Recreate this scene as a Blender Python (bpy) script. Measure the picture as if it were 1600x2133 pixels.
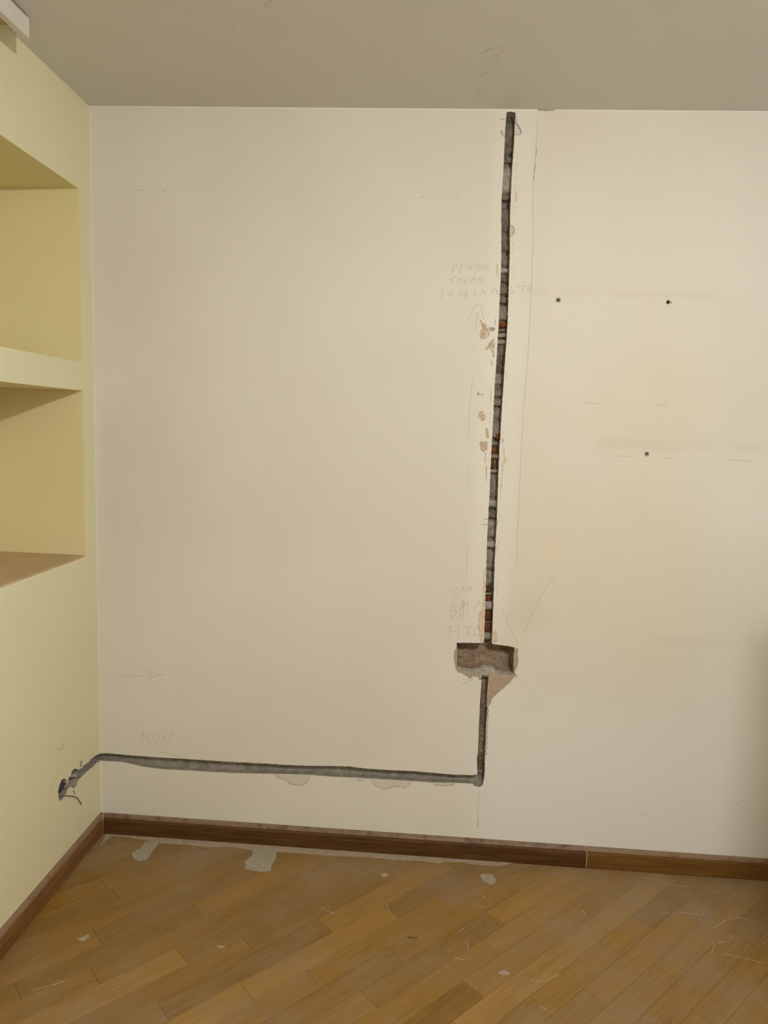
import bpy, bmesh, math, random
import numpy as np
from mathutils import Matrix, Vector, noise
from mathutils.geometry import delaunay_2d_cdt

for o in list(bpy.data.objects):
    bpy.data.objects.remove(o, do_unlink=True)
SC = bpy.context.scene
COL = SC.collection

# ------------------------------------------------------------------ camera
FPX = 1485.0
YAW, PITCH, ROLL = -0.06083, -0.11615, 0.03508
CAM = np.array([1.19041, -2.47539, 1.55292])
def cam_axes():
    cy, sy, cp, sp = math.cos(YAW), math.sin(YAW), math.cos(PITCH), math.sin(PITCH)
    f = np.array([sy*cp, cy*cp, sp]); r = np.array([cy, -sy, 0.0]); u = np.cross(r, f)
    cr, sr = math.cos(ROLL), math.sin(ROLL)
    return cr*r + sr*u, -sr*r + cr*u, f
CR, CU, CF = cam_axes()
cd = bpy.data.cameras.new('camera')
cd.sensor_fit = 'HORIZONTAL'; cd.sensor_width = 36.0; cd.lens = 36.0*FPX/1600.0
cd.clip_start = 0.02
camo = bpy.data.objects.new('camera', cd); COL.objects.link(camo)
camo.matrix_world = Matrix(((CR[0], CU[0], -CF[0], CAM[0]), (CR[1], CU[1], -CF[1], CAM[1]),
                            (CR[2], CU[2], -CF[2], CAM[2]), (0, 0, 0, 1)))
SC.camera = camo

# ------------------------------------------------------------------ world, exposure
w = bpy.data.worlds.new('world'); SC.world = w; w.use_nodes = True
w.node_tree.nodes['Background'].inputs[0].default_value = (0.05, 0.055, 0.07, 1)
w.node_tree.nodes['Background'].inputs[1].default_value = 0.2
SC.view_settings.view_transform = 'Standard'
SC.view_settings.look = 'None'
SC.view_settings.gamma = 1.0
SC.view_settings.use_curve_mapping = False
SC.view_settings.exposure = 0.0
BULB_POS = (1.90, -2.42, 2.385)
BULB_COLOR = (0.985, 0.99, 1.0)
BULB_STRENGTH = 3150.0

# ------------------------------------------------------------------ pixel -> place
def ray(px, py):
    x = (px - 800.0)/FPX; y = (py - 1066.5)/FPX
    return CR*x - CU*y + CF
def hit(px, py, ax, v):
    d = ray(px, py); return CAM + d*((v - CAM[ax])/d[ax])
def W(px, py, y=0.0):                      # on the back wall: (x, z)
    h = hit(px, py, 1, y); return (h[0], h[2])
def FL(px, py):                            # on the floor: (x, y)
    h = hit(px, py, 2, 0.0); return (h[0], h[1])
def LW(px, py):                            # on the left wall: (y, z)
    h = hit(px, py, 0, 0.003); return (h[1], h[2])
def CE(px, py):                            # on the ceiling: (x, y)
    h = hit(px, py, 2, 2.6); return (h[0], h[1])
def zoomed(fn, ox, oy, s, pts):
    return [fn(ox + a/s, oy + b/s) for a, b in pts]

H = 2.6; XR = 2.83; YB = -4.4
def lean(z): return 0.007 - 0.012*z/2.6     # the yellow wall is slightly out of plumb

# ------------------------------------------------------------------ materials
class NT:
    def __init__(s, name):
        s.m = bpy.data.materials.new(name); s.m.use_nodes = True
        s.t = s.m.node_tree; s.n = s.t.nodes; s.l = s.t.links
        s.b = s.n['Principled BSDF']
        s.b.inputs['Specular IOR Level'].default_value = 0.25
    def node(s, t, **kw):
        n = s.n.new(t)
        for k, v in kw.items(): setattr(n, k, v)
        return n
    def link(s, a, b): s.l.new(a, b)
    def setv(s, sock, v):
        if hasattr(v, 'is_output'): s.l.new(v, sock)
        else:
            if isinstance(v, (tuple, list)) and len(v) == 3 and sock.type == 'RGBA': v = (*v, 1)
            sock.default_value = v
    def math(s, op, a, b=None, c=None, clamp=False):
        n = s.node('ShaderNodeMath', operation=op); n.use_clamp = clamp
        s.setv(n.inputs[0], a)
        if b is not None: s.setv(n.inputs[1], b)
        if c is not None: s.setv(n.inputs[2], c)
        return n.outputs[0]
    def mix(s, f, a, b, mode='MIX'):
        n = s.node('ShaderNodeMix', data_type='RGBA'); n.blend_type = mode
        s.setv(n.inputs[0], f); s.setv(n.inputs[6], a); s.setv(n.inputs[7], b)
        return n.outputs[2]
    def pos(s): return s.node('ShaderNodeNewGeometry').outputs['Position']
    def xyz(s, v):
        n = s.node('ShaderNodeSeparateXYZ'); s.link(v, n.inputs[0]); return n.outputs
    def obj(s): return s.node('ShaderNodeTexCoord').outputs['Object']
    def scale(s, v, sc, loc=(0, 0, 0)):
        n = s.node('ShaderNodeMapping'); s.link(v, n.inputs[0])
        n.inputs['Scale'].default_value = sc; n.inputs['Location'].default_value = loc
        return n.outputs[0]
    def noise(s, v, sc, detail=4, rough=0.55, dist=0.0):
        n = s.node('ShaderNodeTexNoise'); s.link(v, n.inputs['Vector'])
        n.inputs['Scale'].default_value = sc; n.inputs['Detail'].default_value = detail
        n.inputs['Roughness'].default_value = rough; n.inputs['Distortion'].default_value = dist
        return n.outputs['Fac']
    def ramp(s, f, lo, hi):
        n = s.node('ShaderNodeMapRange', interpolation_type='SMOOTHSTEP'); s.setv(n.inputs[0], f)
        n.inputs[1].default_value = lo; n.inputs[2].default_value = hi
        return n.outputs[0]
    def band(s, c, a, b, soft):            # 1 between a and b
        return s.math('MULTIPLY', s.ramp(c, a - soft, a + soft), s.ramp(c, b + soft, b - soft))
    def bump(s, h, strength, dist=0.001):
        n = s.node('ShaderNodeBump'); s.setv(n.inputs['Height'], h)
        n.inputs['Strength'].default_value = strength; n.inputs['Distance'].default_value = dist
        s.link(n.outputs[0], s.b.inputs['Normal'])
    def out(s, col, rough=0.6):
        s.setv(s.b.inputs['Base Color'], col); s.setv(s.b.inputs['Roughness'], rough); return s.m

def ramp_flip_ok(): pass

def mat_plain(name, col, rough=0.6, var=0.0, sc=40, metallic=0.0, bump=0.0):
    k = NT(name); p = k.obj()
    c = col
    if var:
        f = k.noise(p, sc, 5)
        c = k.mix(k.ramp(f, 0.3, 0.7), tuple(v*(1 - var) for v in col), tuple(min(1, v*(1 + var)) for v in col))
        if bump: k.bump(f, bump, 0.002)
    k.b.inputs['Metallic'].default_value = metallic
    return k.out(c, rough)

def mat_wall_back():
    k = NT('cream_wall_paint'); p = k.pos(); x, y, z = k.xyz(p)
    n1 = k.noise(p, 1.3, 3); n2 = k.noise(p, 9, 5)
    c = k.mix(k.ramp(n1, 0.35, 0.7), (0.735, 0.695, 0.605), (0.775, 0.74, 0.655))
    # the paint right of the old conduit line is yellower, with patches
    right = k.ramp(x, 1.44, 1.56)
    f = k.math('MULTIPLY', right, k.math('ADD', 0.25, k.math('MULTIPLY', k.ramp(n1, 0.62, 0.3), 0.75)))
    f = k.math('MULTIPLY', f, k.math('MULTIPLY', k.ramp(z, 0.45, 0.95), k.ramp(x, 2.25, 1.95)))
    f = k.math('MULTIPLY', f, k.math('ADD', 0.35, k.math('MULTIPLY', k.ramp(z, 2.35, 1.9), 0.65)))
    c = k.mix(f, c, (0.765, 0.685, 0.54))
    c = k.mix(k.math('MULTIPLY', k.ramp(z, 0.8, 0.3), k.math('MULTIPLY', k.ramp(x, 1.3, 1.5), 0.75)), c, (0.84, 0.81, 0.75))
    # paler filler band either side of the chase
    xc = k.math('ADD', 1.385, k.math('MULTIPLY', z, 0.008))
    dx = k.math('SUBTRACT', x, xc)
    f = k.math('MULTIPLY', k.band(dx, -0.045, 0.095, 0.03), k.ramp(z, 0.8, 0.95))
    c = k.mix(k.math('MULTIPLY', f, 0.45), c, (0.83, 0.79, 0.69))
    # rubbed horizontal bands where shelves once hung
    wob = k.math('MULTIPLY', k.math('SUBTRACT', k.noise(p, 5, 3), 0.5), 0.02)
    zz = k.math('ADD', z, wob)
    for zc, hw, x0, x1, am in ((2.027, 0.012, 1.50, 2.10, .20), (1.532, 0.016, 1.74, 4.0, .24), (0.855, 0.012, 2.0, 4.0, .18)):
        f = k.math('MULTIPLY', k.band(zz, zc - hw, zc + hw, 0.012), k.band(x, x0, x1, 0.08))
        f = k.math('MULTIPLY', f, k.ramp(n2, 0.3, 0.6))
        c = k.mix(k.math('MULTIPLY', f, am), c, (0.58, 0.50, 0.40))
    # worn greyish patch beside the box
    dxx = k.math('SUBTRACT', x, 1.57); dzz = k.math('SUBTRACT', z, 0.93)
    r = k.math('SQRT', k.math('ADD', k.math('MULTIPLY', dxx, dxx), k.math('MULTIPLY', dzz, dzz)))
    r = k.math('ADD', r, k.math('MULTIPLY', k.math('SUBTRACT', n2, 0.5), 0.13))
    c = k.mix(k.math('MULTIPLY', k.ramp(r, 0.10, 0.04), 0.22), c, (0.62, 0.54, 0.40))
    # thin cut-in line left white at the edges
    e = k.math('MAXIMUM', k.ramp(z, 2.593, 2.596), k.ramp(k.math('ADD', x, k.math('MULTIPLY', z, 0.0046)), 0.0135, 0.0115))
    c = k.mix(k.math('MULTIPLY', e, 0.5), c, (0.86, 0.82, 0.74))
    c = k.mix(k.math('MULTIPLY', k.ramp(k.noise(p, 60, 3), 0.66, 0.72), 0.12), c, (0.4, 0.35, 0.28))
    k.bump(k.math('ADD', k.noise(p, 260, 3), k.math('MULTIPLY', k.noise(p, 12, 2), 2.0)), 0.12, 0.001)
    return k.out(c, 0.55)

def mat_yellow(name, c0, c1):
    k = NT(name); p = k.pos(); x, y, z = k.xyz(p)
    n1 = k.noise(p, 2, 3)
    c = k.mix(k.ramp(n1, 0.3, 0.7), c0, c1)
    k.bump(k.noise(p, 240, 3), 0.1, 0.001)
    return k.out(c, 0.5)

def mat_ceiling():
    k = NT('ceiling_paint'); p = k.pos(); x, y, z = k.xyz(p)
    n1 = k.noise(p, 1.5, 3)
    c = k.mix(k.ramp(n1, 0.3, 0.7), (0.71, 0.695, 0.65), (0.74, 0.725, 0.68))
    k.bump(k.noise(p, 200, 3), 0.12, 0.001)
    return k.out(c, 0.7)

def mat_wood():
    k = NT('oak_parquet'); p = k.obj()
    r = k.node('ShaderNodeObjectInfo').outputs['Random']
    comb = k.node('ShaderNodeCombineXYZ'); k.link(k.math('MULTIPLY', r, 37.0), comb.inputs[0]); k.link(k.math('MULTIPLY', r, 91.0), comb.inputs[1])
    add = k.node('ShaderNodeVectorMath', operation='ADD'); k.link(p, add.inputs[0]); k.link(comb.outputs[0], add.inputs[1])
    v = add.outputs[0]
    g = k.noise(k.scale(v, (2.5, 38, 38)), 3.0, 6, 0.6, 0.6)
    g2 = k.noise(k.scale(v, (6, 160, 160)), 3.0, 3, 0.5)
    broad = k.noise(k.scale(v, (1.2, 9, 9)), 2.0, 2)
    c = k.mix(k.ramp(g, 0.3, 0.72), (0.225, 0.122, 0.030), (0.295, 0.168, 0.046))
    c = k.mix(k.math('MULTIPLY', k.ramp(g2, 0.58, 0.75), 0.35), c, (0.145, 0.08, 0.03))
    c = k.mix(k.math('MULTIPLY', k.ramp(broad, 0.35, 0.7), 0.35), c, (0.335, 0.195, 0.06))
    hsv = k.node('ShaderNodeHueSaturation'); k.link(c, hsv.inputs['Color'])
    oc = k.node('ShaderNodeObjectInfo').outputs['Color']; tone = k.xyz(oc)[0]
    k.link(tone, hsv.inputs['Value'])
    k.link(k.math('ADD', 0.97, k.math('MULTIPLY', k.math('FRACT', k.math('MULTIPLY', r, 7.3)), 0.10)), hsv.inputs['Saturation'])
    c = hsv.outputs['Color']
    # building dust lying on the boards, thickest by the skirting
    P = k.pos(); x, y, z = k.xyz(P)
    d1 = k.noise(P, 3.2, 6, 0.62); d2 = k.noise(P, 26, 5, 0.7)
    near = k.ramp(y, -0.32, -0.02)
    m = k.math('ADD', k.math('MULTIPLY', k.ramp(d1, 0.42, 0.75), 0.55), k.math('MULTIPLY', near, 0.28))
    m = k.math('ADD', m, k.math('MULTIPLY', k.math('MULTIPLY', k.ramp(x, 1.35, 2.1), k.ramp(k.noise(P, 5.5, 5, 0.6), 0.35, 0.65)), 0.38))
    m = k.math('MULTIPLY', m, k.math('ADD', 0.55, k.math('MULTIPLY', k.ramp(d2, 0.3, 0.7), 0.5)))
    c = k.mix(m, c, (0.30, 0.22, 0.14))
    # fine pale scratches
    s1 = k.noise(k.scale(P, (9, 60, 1)), 3, 2, 0.5, 1.5); s2 = k.noise(P, 90, 4, 0.8)
    sc = k.math('MULTIPLY', k.ramp(s2, 0.66, 0.76), k.ramp(d1, 0.42, 0.6))
    c = k.mix(k.math('MULTIPLY', sc, 0.35), c, (0.47, 0.38, 0.27))
    k.bump(k.math('ADD', g2, k.math('MULTIPLY', g, 0.5)), 0.10, 0.0006)
    return k.out(c, k.math('ADD', 0.46, k.math('MULTIPLY', m, 0.35)))

def mat_skirting(name, c0, c1, axis):
    k = NT(name); P = k.pos(); x, y, z = k.xyz(P)
    sc = (2, 30, 60) if axis == 0 else (30, 2, 60)
    g = k.noise(k.scale(P, sc), 2.2, 6, 0.65, 0.4)
    c = k.mix(k.ramp(g, 0.3, 0.7), c0, c1)
    nrm = k.node('ShaderNodeNewGeometry').outputs['Normal']; nz = k.xyz(nrm)[2]
    dn = k.noise(P, 22, 5, 0.65); dl = k.noise(k.scale(P, (3, 3, 40)), 2.0, 4, 0.6)
    d = k.math('MULTIPLY', k.ramp(nz, 0.12, 0.7), k.ramp(dn, 0.22, 0.55))
    d = k.math('MAXIMUM', k.math('MULTIPLY', d, 0.8), k.math('MULTIPLY', k.ramp(dl, 0.55, 0.75), 0.22))
    c = k.mix(d, c, (0.27, 0.19, 0.125))
    k.bump(g, 0.08, 0.0006)
    return k.out(c, 0.45)

def mat_cement(name, c0, c1, c2, sc=30, spread=0.6):
    k = NT(name); p = k.pos()
    n1 = k.noise(p, sc, 6, 0.65); n2 = k.noise(p, sc*4, 5, 0.7)
    c = k.mix(k.ramp(n1, 0.3, 0.7), c0, c1)
    c = k.mix(k.math('MULTIPLY', k.ramp(n2, 0.55, 0.75), 0.5), c, c2)
    r = k.node('ShaderNodeObjectInfo').outputs['Random']
    hsv = k.node('ShaderNodeHueSaturation'); k.link(c, hsv.inputs['Color'])
    k.link(k.math('ADD', 1.0-spread/2, k.math('MULTIPLY', r, spread)), hsv.inputs['Value'])
    k.bump(k.math('ADD', n1, n2), 0.6, 0.002)
    return k.out(hsv.outputs['Color'], 0.9)

def mat_speckle(name, col, dens, sc=220):         # thin dust smear, broken up
    k = NT(name); p = k.pos()
    n1 = k.noise(p, sc, 4, 0.7); n2 = k.noise(p, sc*0.25, 3)
    a = k.ramp(k.math('ADD', k.math('MULTIPLY', n1, 0.6), k.math('MULTIPLY', n2, 0.4)), 0.5 - dens, 0.62 - dens)
    k.setv(k.b.inputs['Alpha'], a)
    return k.out(col, 0.85)

M = dict(
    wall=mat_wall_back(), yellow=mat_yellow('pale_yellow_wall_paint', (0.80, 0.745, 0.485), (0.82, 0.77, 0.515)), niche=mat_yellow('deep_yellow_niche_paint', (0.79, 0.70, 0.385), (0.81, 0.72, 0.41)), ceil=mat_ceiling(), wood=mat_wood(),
    white=mat_plain('white_wall_paint', (0.80, 0.77, 0.70), 0.6, 0.03, 3),
    skirt=mat_skirting('brown_skirting_wood', (0.060, 0.025, 0.006), (0.120, 0.054, 0.015), 0),
    skirt2=mat_skirting('golden_skirting_wood', (0.115, 0.051, 0.009), (0.20, 0.095, 0.020), 0),
    skirtL=mat_skirting('side_skirting_wood', (0.145, 0.065, 0.017), (0.26, 0.125, 0.040), 1),
    cement=mat_cement('grey_chase_mortar', (0.22, 0.198, 0.165), (0.36, 0.33, 0.285), (0.43, 0.395, 0.34), 26, 0.0),
    mortar=mat_cement('grey_mortar', (0.20, 0.17, 0.13), (0.37, 0.325, 0.255), (0.13, 0.105, 0.075), 60),
    pale=mat_cement('pale_mortar', (0.31, 0.275, 0.215), (0.45, 0.41, 0.33), (0.25, 0.215, 0.165), 60),
    brown=mat_cement('brown_chase_mortar', (0.165, 0.115, 0.075), (0.30, 0.235, 0.165), (0.34, 0.285, 0.22), 24, 0.1),
    brick=mat_cement('orange_brick', (0.14, 0.045, 0.016), (0.25, 0.085, 0.030), (0.30, 0.20, 0.135), 60),
    reveal=mat_cement('cut_plaster', (0.30, 0.255, 0.195), (0.42, 0.365, 0.29), (0.24, 0.20, 0.15), 30, 0.0),
    box=mat_cement('brown_plaster', (0.25, 0.175, 0.115), (0.37, 0.275, 0.195), (0.20, 0.135, 0.09), 20, 0.0),
    crust=mat_cement('grey_plaster_crust', (0.38, 0.34, 0.265), (0.47, 0.425, 0.335), (0.30, 0.265, 0.205), 30, 0.05),
    chip=mat_cement('bared_plaster', (0.66, 0.61, 0.515), (0.70, 0.65, 0.555), (0.62, 0.57, 0.475), 14, 0.08),
    tan=mat_cement('tan_plaster', (0.70, 0.56, 0.42), (0.78, 0.64, 0.49), (0.64, 0.50, 0.37), 30, 0.08),
    edge=mat_plain('painted_edge_shadow', (0.40, 0.34, 0.26), 0.8),  # shadow tone for the outline of the chips
    thread=mat_plain('mesh_thread', (0.30, 0.215, 0.14), 0.8),
    fibre=mat_plain('fibre', (0.24, 0.20, 0.15), 0.8),
    pencil=mat_plain('graphite', (0.47, 0.42, 0.35), 0.6),
    pencil2=mat_plain('dark_graphite', (0.30, 0.26, 0.21), 0.6),
    pencilc=mat_plain('graphite_on_ceiling', (0.50, 0.45, 0.37), 0.6),
    filler=mat_plain('filler', (0.40, 0.315, 0.22), 0.9, 0.12, 60, bump=0.3),
    fillerg=mat_plain('grey_filler', (0.36, 0.315, 0.235), 0.9, 0.10, 60, bump=0.3),
    scratch=mat_speckle('dust_scratch', (0.47, 0.37, 0.25), 0.07, 300),
    caulk=mat_plain('caulk', (0.52, 0.38, 0.25), 0.7, 0.1, 50),
    dust=mat_speckle('brick_dust', (0.56, 0.40, 0.255), 0.075, 300),
    dust2=mat_speckle('pink_dust', (0.73, 0.57, 0.42), 0.13, 120),
    dirt=mat_speckle('grey_dirt', (0.38, 0.32, 0.24), 0.10, 400),
    dark=mat_plain('dark_plastic', (0.05, 0.048, 0.052), 0.5),
    conduit=mat_plain('grey_conduit', (0.075, 0.07, 0.075), 0.55, 0.15, 60),
    wire=mat_plain('wire_insulation', (0.10, 0.085, 0.09), 0.45),
    plug=mat_plain('grey_plug', (0.34, 0.31, 0.27), 0.5, 0.1, 200),
    plug2=mat_plain('brown_plug', (0.10, 0.075, 0.05), 0.6),
    pelmet=mat_plain('white_laminate', (0.74, 0.69, 0.63), 0.45, 0.03, 20),
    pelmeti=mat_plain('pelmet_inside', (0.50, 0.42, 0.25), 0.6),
    shelf=mat_plain('tan_shelf_board', (0.56, 0.41, 0.235), 0.6, 0.06, 12),
    sub=mat_plain('subfloor', (0.08, 0.055, 0.035), 0.9),
    brass=mat_plain('lamp_holder', (0.03, 0.03, 0.03), 0.5),
    doorm=mat_plain('added_door_paint', (0.78, 0.75, 0.68), 0.5),
    steel=mat_plain('steel', (0.5, 0.5, 0.5), 0.3, metallic=1.0),
)

# ------------------------------------------------------------------ object helpers
def link(name, verts, faces, mat, parent=None, smooth=False):
    me = bpy.data.meshes.new(name); me.from_pydata([tuple(map(float, v)) for v in verts], [], [tuple(f) for f in faces]); me.validate()
    me.materials.append(M[mat] if isinstance(mat, str) else mat)
    if smooth: me.shade_smooth()
    o = bpy.data.objects.new(name, me); COL.objects.link(o)
    if parent: o.parent = parent
    return o
def struct(o): o['kind'] = 'structure'; return o
def stuff(o): o['kind'] = 'stuff'; return o
def tag(o, label, cat, group=None):
    o['label'] = label; o['category'] = cat
    if group: o['group'] = group
    return o
def empty(name, loc=(0, 0, 0)):
    o = bpy.data.objects.new(name, None); o.location = loc; COL.objects.link(o); o.empty_display_size = 0.05
    return o

class MB:
    def __init__(s): s.v = []; s.f = []
    def add(s, vs, fs):
        b = len(s.v); s.v += [tuple(map(float, q)) for q in vs]; s.f += [tuple(b + i for i in q) for q in fs]
    def box(s, a, b):
        x0, y0, z0 = a; x1, y1, z1 = b
        s.add([(x0,y0,z0),(x1,y0,z0),(x1,y1,z0),(x0,y1,z0),(x0,y0,z1),(x1,y0,z1),(x1,y1,z1),(x0,y1,z1)],
              [(0,3,2,1),(4,5,6,7),(0,1,5,4),(1,2,6,5),(2,3,7,6),(3,0,4,7)])
    def tube(s, pts, r, n=8, cap=True):
        pts = [Vector(p) for p in pts]; rs = r if isinstance(r, (list, tuple)) else [r]*len(pts)
        rings = []; up = None
        for i, p in enumerate(pts):
            t = (pts[min(i+1, len(pts)-1)] - pts[max(i-1, 0)]).normalized()
            if up is None:
                up = Vector((0, 0, 1)) if abs(t.z) < 0.9 else Vector((1, 0, 0))
            a = t.cross(up).normalized(); up = a.cross(t).normalized()
            rings.append([p + (a*math.cos(2*math.pi*j/n) + up*math.sin(2*math.pi*j/n))*rs[i] for j in range(n)])
        vs = [q for R in rings for q in R]; fs = []
        for i in range(len(pts)-1):
            for j in range(n):
                fs.append((i*n+j, i*n+(j+1) % n, (i+1)*n+(j+1) % n, (i+1)*n+j))
        if cap: fs += [tuple(range(n))[::-1], tuple(range((len(pts)-1)*n, len(pts)*n))]
        s.add(vs, fs)
    def build(s, name, mat, parent=None, smooth=False): return link(name, s.v, s.f, mat, parent, smooth)

def smooth_line(pts, n=6):                     # Catmull-Rom through points
    P = [np.array(p, float) for p in pts]
    if len(P) < 3: return [tuple(P[0] + (P[-1]-P[0])*t) for t in np.linspace(0, 1, n+1)]
    P = [2*P[0]-P[1]] + P + [2*P[-1]-P[-2]]; out = []
    for i in range(1, len(P)-2):
        for t in np.linspace(0, 1, n, endpoint=False):
            a, b, c, d = P[i-1:i+3]
            out.append(tuple(0.5*((2*b)+(c-a)*t+(2*a-5*b+4*c-d)*t*t+(3*b-a-3*c+d)*t**3)))
    out.append(tuple(P[-2])); return out

def rough(poly, step=0.003, amp=0.0007, seed=1, close=True):
    rnd = random.Random(seed); out = []
    n = len(poly)
    for i in range(n if close else n-1):
        a = np.array(poly[i]); b = np.array(poly[(i+1) % n]); L = np.linalg.norm(b-a); k = max(1, int(L/step))
        d = (b-a)/max(L, 1e-9); nn = np.array([-d[1], d[0]])
        for j in range(k):
            p = a + (b-a)*j/k
            w = amp*(noise.noise(Vector((p[0]*130, p[1]*130, seed)))*1.4 + noise.noise(Vector((p[0]*420, p[1]*420, seed+9)))*0.7)
            out.append(tuple(p + nn*w))
    if not close: out.append(tuple(poly[-1]))
    return out

def in_poly(p, poly):
    x, y = p; c = False; j = len(poly)-1
    for i in range(len(poly)):
        xi, yi = poly[i]; xj, yj = poly[j]
        if (yi > y) != (yj > y) and x < (xj-xi)*(y-yi)/(yj-yi)+xi: c = not c
        j = i
    return c
def fill(outer, holes):
    vs = []; es = []
    for lp in [outer]+holes:
        b = len(vs); vs += [Vector(p) for p in lp]; es += [(b+i, b+(i+1) % len(lp)) for i in range(len(lp))]
    ov, oe, of, _, _, _ = delaunay_2d_cdt(vs, es, [], 0, 1e-7)
    keep = []
    for f in of:
        c = sum((ov[i] for i in f), Vector((0, 0)))/len(f)
        if in_poly(c, outer) and not any(in_poly(c, h) for h in holes): keep.append(tuple(f))
    return [tuple(v) for v in ov], keep

def prism(poly, to3, d0, d1, name, mat, parent, seed=1, amp=0.0006, step=0.003, jag=True, side=None):
    """flat piece with an outline, from depth d0 (front) to d1 (back)"""
    pl = rough(poly, step, amp, seed) if jag else poly
    v, f = fill(pl, [])
    n = len(pl)
    vs = [to3(a, b, d0) for a, b in v]; fs = list(f)
    b0 = len(vs); vs += [to3(a, b, d0) for a, b in pl] + [to3(a, b, d1) for a, b in pl]
    fs += [(b0+i, b0+(i+1) % n, b0+n+(i+1) % n, b0+n+i) for i in range(n)]
    o = link(name, vs, fs, mat, parent)
    if side:
        o.data.materials.append(M[side])
        for p in o.data.polygons:
            if p.index >= len(f): p.material_index = 1
    return o
B3 = lambda x, z, d: (x, d, z)                  # back wall: depth goes into +y
L3 = lambda y, z, d: (lean(z) - d, y, z)        # left wall: depth goes into -x
F3 = lambda x, y, d: (x, y, -d)                 # floor: depth goes down
C3 = lambda x, y, d: (x, y, H + d)

def ribbon(mb, line, wdt, to3, d=-0.0004):
    P = [np.array(p, float) for p in line]; L = []; R = []
    for i, p in enumerate(P):
        t = P[min(i+1, len(P)-1)] - P[max(i-1, 0)]; t /= max(np.linalg.norm(t), 1e-9); n = np.array([-t[1], t[0]])*wdt/2
        L.append(to3(*(p+n), d)); R.append(to3(*(p-n), d))
    k = len(P); mb.add(L+R, [(i, i+1, k+i+1, k+i) for i in range(k-1)])
def strokes(name, lines, fn, ox, oy, s, to3, mat, parent, wdt=0.0013, label=None, d=-0.0004):
    mb = MB()
    for ln in lines: ribbon(mb, smooth_line(zoomed(fn, ox, oy, s, ln), 4), wdt, to3, d)
    o = mb.build(name, mat, parent)
    if label: o['label'] = label
    return o

# ------------------------------------------------------------------ back wall with its chases
UL = [(1055.3,234),(1053,261),(1052,287.5),(1050.5,314),(1048.8,353),(1046,392.5),(1044.8,419),(1044.4,462.5),(1044.4,528),(1043.3,572),(1041.8,605),(1040.2,645),
      (1039,672.5),(1037.4,699),(1035.4,732.5),(1033,770),(1030.9,798),(1029.4,830),(1027.5,871),(1025.3,912.5),(1023.8,939),(1021.9,976),(1020.6,1010),(1019.7,1031),
      (1018,1061),(1017,1084),(1015.2,1110),(1014.4,1131),(1013.3,1179),(1012.5,1211),(1011.2,1242.6),(1010.4,1274),(1009,1316.5),(1008.3,1338)]
UR = [(1074,235),(1071.7,272),(1070.6,305),(1068,335.6),(1065,386),(1063,440.6),(1062,495),(1062.3,528),(1060.8,572),(1059.7,615.6),(1058.5,645),
      (1057.5,676),(1054.7,717.5),(1052,755),(1050,785),(1047,830),(1044.4,869),(1042.5,907),(1041,927.5),(1038.8,976),(1037.6,1010),
      (1036.5,1042),(1035,1082),(1033.6,1116),(1031.5,1147.7),(1030,1190),(1028.7,1232),(1027.3,1274),(1025.6,1316.5),(1024.6,1340)]
LL = [(1003,1416.5),(1001.7,1438),(999.7,1467.6),(998,1507),(996.5,1546),(995,1574),(993.4,1577),(994,1595.6),(994.6,1613)]
LR = [(1016,1475),(1012.9,1507),(1011.9,1546),(1010.3,1576),(1010,1605.4),(1009,1619),(1006,1635)]
HT = [(180,1568.6),(208,1569.7),(223.4,1568.8),(262.5,1572.8),(334,1578),(375,1580),(418.8,1583),(481,1587),(543.8,1590),(590.6,1593),(637.5,1595.2),(687.5,1595.3),(729,1596.8),(764,1601),(821,1604.6),(858.8,1606),(904.8,1610),(945,1613.5),(985,1614.6)]
HB = [(180,1584),(212.5,1584.7),(256,1587),(275,1591.6),(303,1598),(340.6,1602),(393.8,1605),(443.8,1608),(497,1610.6),(572,1612.5),(646.9,1615),(686,1617.5),(729.4,1619.5),(772.5,1623),(858.8,1628),(902,1630.4),(953.6,1631),(985.3,1632.5)]
chips = [  # bared plaster under the horizontal chase and beside the vertical one
    [(572,1612),(578,1620),(598,1626),(603,1633),(629.7,1637),(640.6,1629),(646.9,1614)],
    [(741,1619.5),(744,1624),(749.5,1628),(759.6,1624),(761.6,1621)],
    [(771,1622),(779.7,1635),(798,1644),(811,1643),(820,1637.6),(844,1641),(854.5,1632),(857,1627)],
    [(900.5,1630),(904.8,1635),(925,1637.6),(945,1635),(948,1630.5)],
    [(1062,494),(1070,489),(1071.7,480),(1069.5,472),(1062.6,469)],
    [(1071.5,281),(1085,280),(1087,275.5),(1080,263),(1073,252)],
]
BOX_TOP = [(951.8,1339),(977.8,1339),(998,1339.5)]
BOX_TOPR = [(1028,1341.8),(1057.5,1345.5),(1071.8,1348.7)]
BOX_R = [(1078.7,1352),(1078,1364.6),(1079.8,1377),(1076.6,1390),(1072.6,1398.6),(1073,1408)]
TRI = [(1062.8,1421),(1045.8,1436),(1024.6,1455),(1023.5,1462)]
BOX_L = [(997,1416),(996,1411),(985,1408.5),(981,1412),(975.7,1411.4),(962,1402.5),(954.4,1399.5),(950,1396.5),(948,1386),(945,1373),(946,1356),(951,1350)]
def chip_walk(i, rev=False):
    c = chips[i]; return c[::-1] if rev else c
hb_out = []
hb = HB[::-1]
for p in hb:                                    # right to left along the lower edge, with the chips
    hb_out.append(p)
    if p[0] == 953.6: hb_out += chip_walk(3, True)
    if p[0] == 858.8: hb_out += chip_walk(2, True)
    if p[0] == 772.5: hb_out += chip_walk(1, True)
    if p[0] == 646.9: hb_out = hb_out[:-1] + chip_walk(0, True)
hb_out = [p for p in hb_out if p not in ((902,1630.4),(772.5,1623),(858.8,1628),(572,1612.5))]
ur_out = []
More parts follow.
